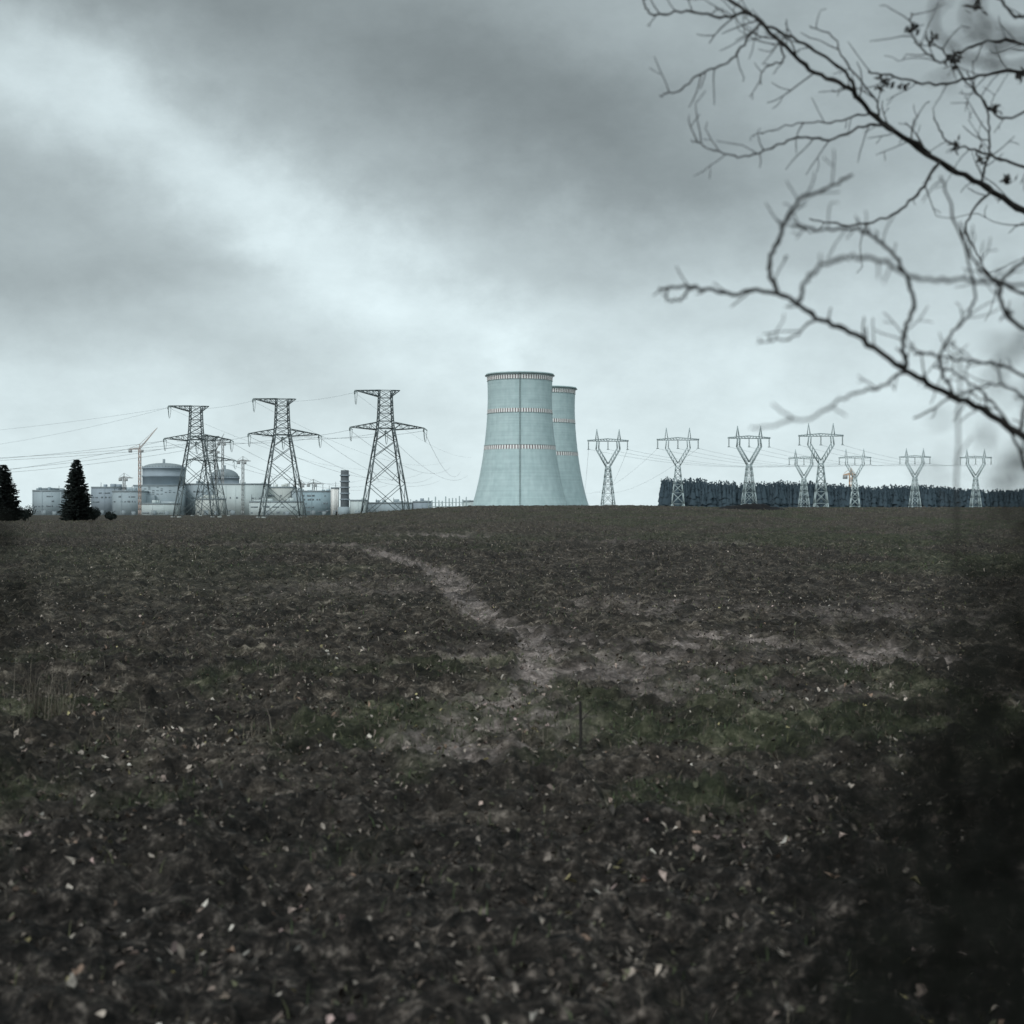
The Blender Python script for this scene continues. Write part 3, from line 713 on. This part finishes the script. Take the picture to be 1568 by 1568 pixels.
# dark foreground bushes
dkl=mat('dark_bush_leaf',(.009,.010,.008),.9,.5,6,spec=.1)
def nearbush(name,cx,cy,prof,n,lw,seed,spread=.16,mean=.84):
    r=np.random.default_rng(seed);e=empty(name,(cx,cy,0))
    zs=[q[0] for q in prof];rs=[q[1] for q in prof];S=[]
    z=zs[0]+(zs[-1]-zs[0])*r.random(n)**.35;R0=np.interp(z,zs,rs);q=R0*np.clip(r.normal(mean,spread,n),.3,1.6);a=r.uniform(0,2*math.pi,n)
    P=np.stack([q*np.cos(a),q*np.sin(a),z],1)
    u=r.normal(0,1,(n,3));u/=np.linalg.norm(u,axis=1)[:,None];w=np.cross(u,r.normal(0,1,(n,3)));w/=np.linalg.norm(w,axis=1)[:,None]
    s=lw*r.uniform(.5,1.2,(n,1))
    V=np.stack([P-u*s,P+w*s*.4,P+u*s,P-w*s*.4],1).reshape(-1,3);Q=np.arange(n*4).reshape(-1,4)
    mesh_np('foliage',V,Q,dkl,e)
    for i in range(50):
        a=r.uniform(0,6.28);z=r.uniform(zs[-1]*.6,zs[-1]*1.0);q=np.interp(z,zs,rs)*r.uniform(.4,.9)
        S.append((cr([(0.05*math.cos(a),.05*math.sin(a),0),(q*.5*math.cos(a),q*.5*math.sin(a),z*.5),(q*math.cos(a),q*math.sin(a),z)],4,.006),[.005-.0005*k for k in range(9)]))
    curves('stems',S,bark,e,res=0)
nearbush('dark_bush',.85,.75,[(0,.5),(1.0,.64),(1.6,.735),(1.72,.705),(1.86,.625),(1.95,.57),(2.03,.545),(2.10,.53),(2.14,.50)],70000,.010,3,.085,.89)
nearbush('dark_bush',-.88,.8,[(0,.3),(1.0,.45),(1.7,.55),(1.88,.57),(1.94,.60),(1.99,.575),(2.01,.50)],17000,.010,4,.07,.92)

# ---------------------------------------------------------------- sky
w=bpy.data.worlds.new('World');sc.world=w;w.use_nodes=True;N=w.node_tree.nodes;L=w.node_tree.links
bg=N['Background'];tc=N.new('ShaderNodeTexCoord')
def M(op,a,b=None,c=None):
    n=N.new('ShaderNodeMath');n.operation=op
    for k,s in enumerate((a,b,c)):
        if s is None: continue
        if isinstance(s,(int,float)): n.inputs[k].default_value=s
        else: L.new(s,n.inputs[k])
    return n.outputs[0]
sx=N.new('ShaderNodeSeparateXYZ');L.new(tc.outputs['Generated'],sx.inputs[0])
def wn(scale,det,st=(1,1,1),off=(0,0,0),ro=.55):
    mp=N.new('ShaderNodeMapping');mp.inputs['Scale'].default_value=st;mp.inputs['Location'].default_value=off;L.new(tc.outputs['Generated'],mp.inputs[0])
    n=N.new('ShaderNodeTexNoise');n.inputs['Scale'].default_value=scale;n.inputs['Detail'].default_value=det;n.inputs['Roughness'].default_value=ro;L.new(mp.outputs[0],n.inputs['Vector']);return n.outputs[0]
az=M('ARCTAN2',sx.outputs[0],sx.outputs[1]);el=M('ARCSINE',sx.outputs[2])
azw=M('ADD',az,M('MULTIPLY',M('SUBTRACT',wn(9,6,(1,1,1.3),ro=.6),.5),.12))
elw=M('ADD',el,M('MULTIPLY',M('SUBTRACT',wn(9,6,(1,1,1.3),(3,7,1),ro=.6),.5),.08))
def blob(ca,ce,rot,s1,s2,amp):
    dx=M('SUBTRACT',azw,ca);dy=M('SUBTRACT',elw,ce);c_,s_=math.cos(rot),math.sin(rot)
    u=M('DIVIDE',M('ADD',M('MULTIPLY',dx,c_),M('MULTIPLY',dy,s_)),s1)
    v=M('DIVIDE',M('SUBTRACT',M('MULTIPLY',dy,c_),M('MULTIPLY',dx,s_)),s2)
    q=M('ADD',M('MULTIPLY',u,u),M('MULTIPLY',v,v))
    return M('MULTIPLY',M('EXPONENT',M('MULTIPLY',q,-.5)),amp)
rp=N.new('ShaderNodeValToRGB');L.new(M('MULTIPLY',M('MAXIMUM',elw,0.0),2.0),rp.inputs[0])
e=rp.color_ramp.elements;rp.color_ramp.interpolation='EASE'
stops=[(0,.87),(.16,.84),(.25,.74),(.34,.60),(.44,.50),(.62,.45),(.9,.45)]
e[0].position=0;e[0].color=(.87,)*3+(1,);e[1].position=stops[-1][0];e[1].color=(stops[-1][1],)*3+(1,)
for p_,v_ in stops[1:-1]:
    k=e.new(p_);k.color=(v_,)*3+(1,)
val=rp.outputs[0]
for b in [(-.085,.31,-.42,.17,.045,-.14),(.10,.235,-.45,.12,.04,-.12),(-.31,.275,-.35,.05,.028,.24),(-.20,.215,-.5,.07,.022,.24),(-.10,.160,-.6,.075,.024,.20),(-.012,.125,-.6,.03,.014,.09),(0.0,.105,-1.1,.014,.008,.08),
          (-.33,.15,-.2,.13,.04,-.17),(-.14,.085,-.1,.10,.02,-.07),(.33,.05,.0,.05,.06,-.08),(-.33,.34,0,.08,.02,-.12)]:
    val=M('ADD',val,blob(*b))
tex=M('MULTIPLY_ADD',wn(13,8,(1,1,1.8),(0,2,0),.66),.42,.79)
val=M('MULTIPLY',val,tex)
back=M('MULTIPLY',M('MAXIMUM',M('SUBTRACT',M('MULTIPLY',sx.outputs[1],-1.0),-.25),0.0),.55)
val=M('ADD',M('MAXIMUM',val,.08),back)
cmb=N.new('ShaderNodeCombineColor')
for k,t in enumerate((.84,.985,1.02)): L.new(M('MULTIPLY',val,t*10),cmb.inputs[k])
sky=N.new('ShaderNodeTexSky');sky.sky_type='NISHITA';sky.sun_disc=False;sky.sun_elevation=math.radians(38);sky.sun_rotation=math.radians(215)
mx=N.new('ShaderNodeMix');mx.data_type='RGBA';mx.inputs[0].default_value=.97;L.new(sky.outputs[0],mx.inputs[6]);L.new(cmb.outputs[0],mx.inputs[7]);L.new(mx.outputs[2],bg.inputs[0]);bg.inputs[1].default_value=.1
sl=bpy.data.lights.new('sun','SUN');sl.energy=1.25;sl.angle=math.radians(20);sl.color=(1,.98,.95);so=link(bpy.data.objects.new('sun',sl))
d=Vector((math.sin(math.radians(215))*math.cos(math.radians(38)),math.cos(math.radians(215))*math.cos(math.radians(38)),math.sin(math.radians(38))))
so.rotation_euler=d.to_track_quat('Z','Y').to_euler()
# ---------------------------------------------------------------- camera
cd=bpy.data.cameras.new('camera');cd.sensor_width=56;cd.lens=80;cd.clip_start=.05;cd.clip_end=20000
cd.dof.use_dof=True;cd.dof.focus_distance=50;cd.dof.aperture_fstop=4.2
co=link(bpy.data.objects.new('camera',cd));co.location=(0,0,EYE);co.rotation_euler=(math.pi/2,0,0);sc.camera=co
sc.view_settings.view_transform='Standard';sc.view_settings.look='None';sc.view_settings.exposure=0
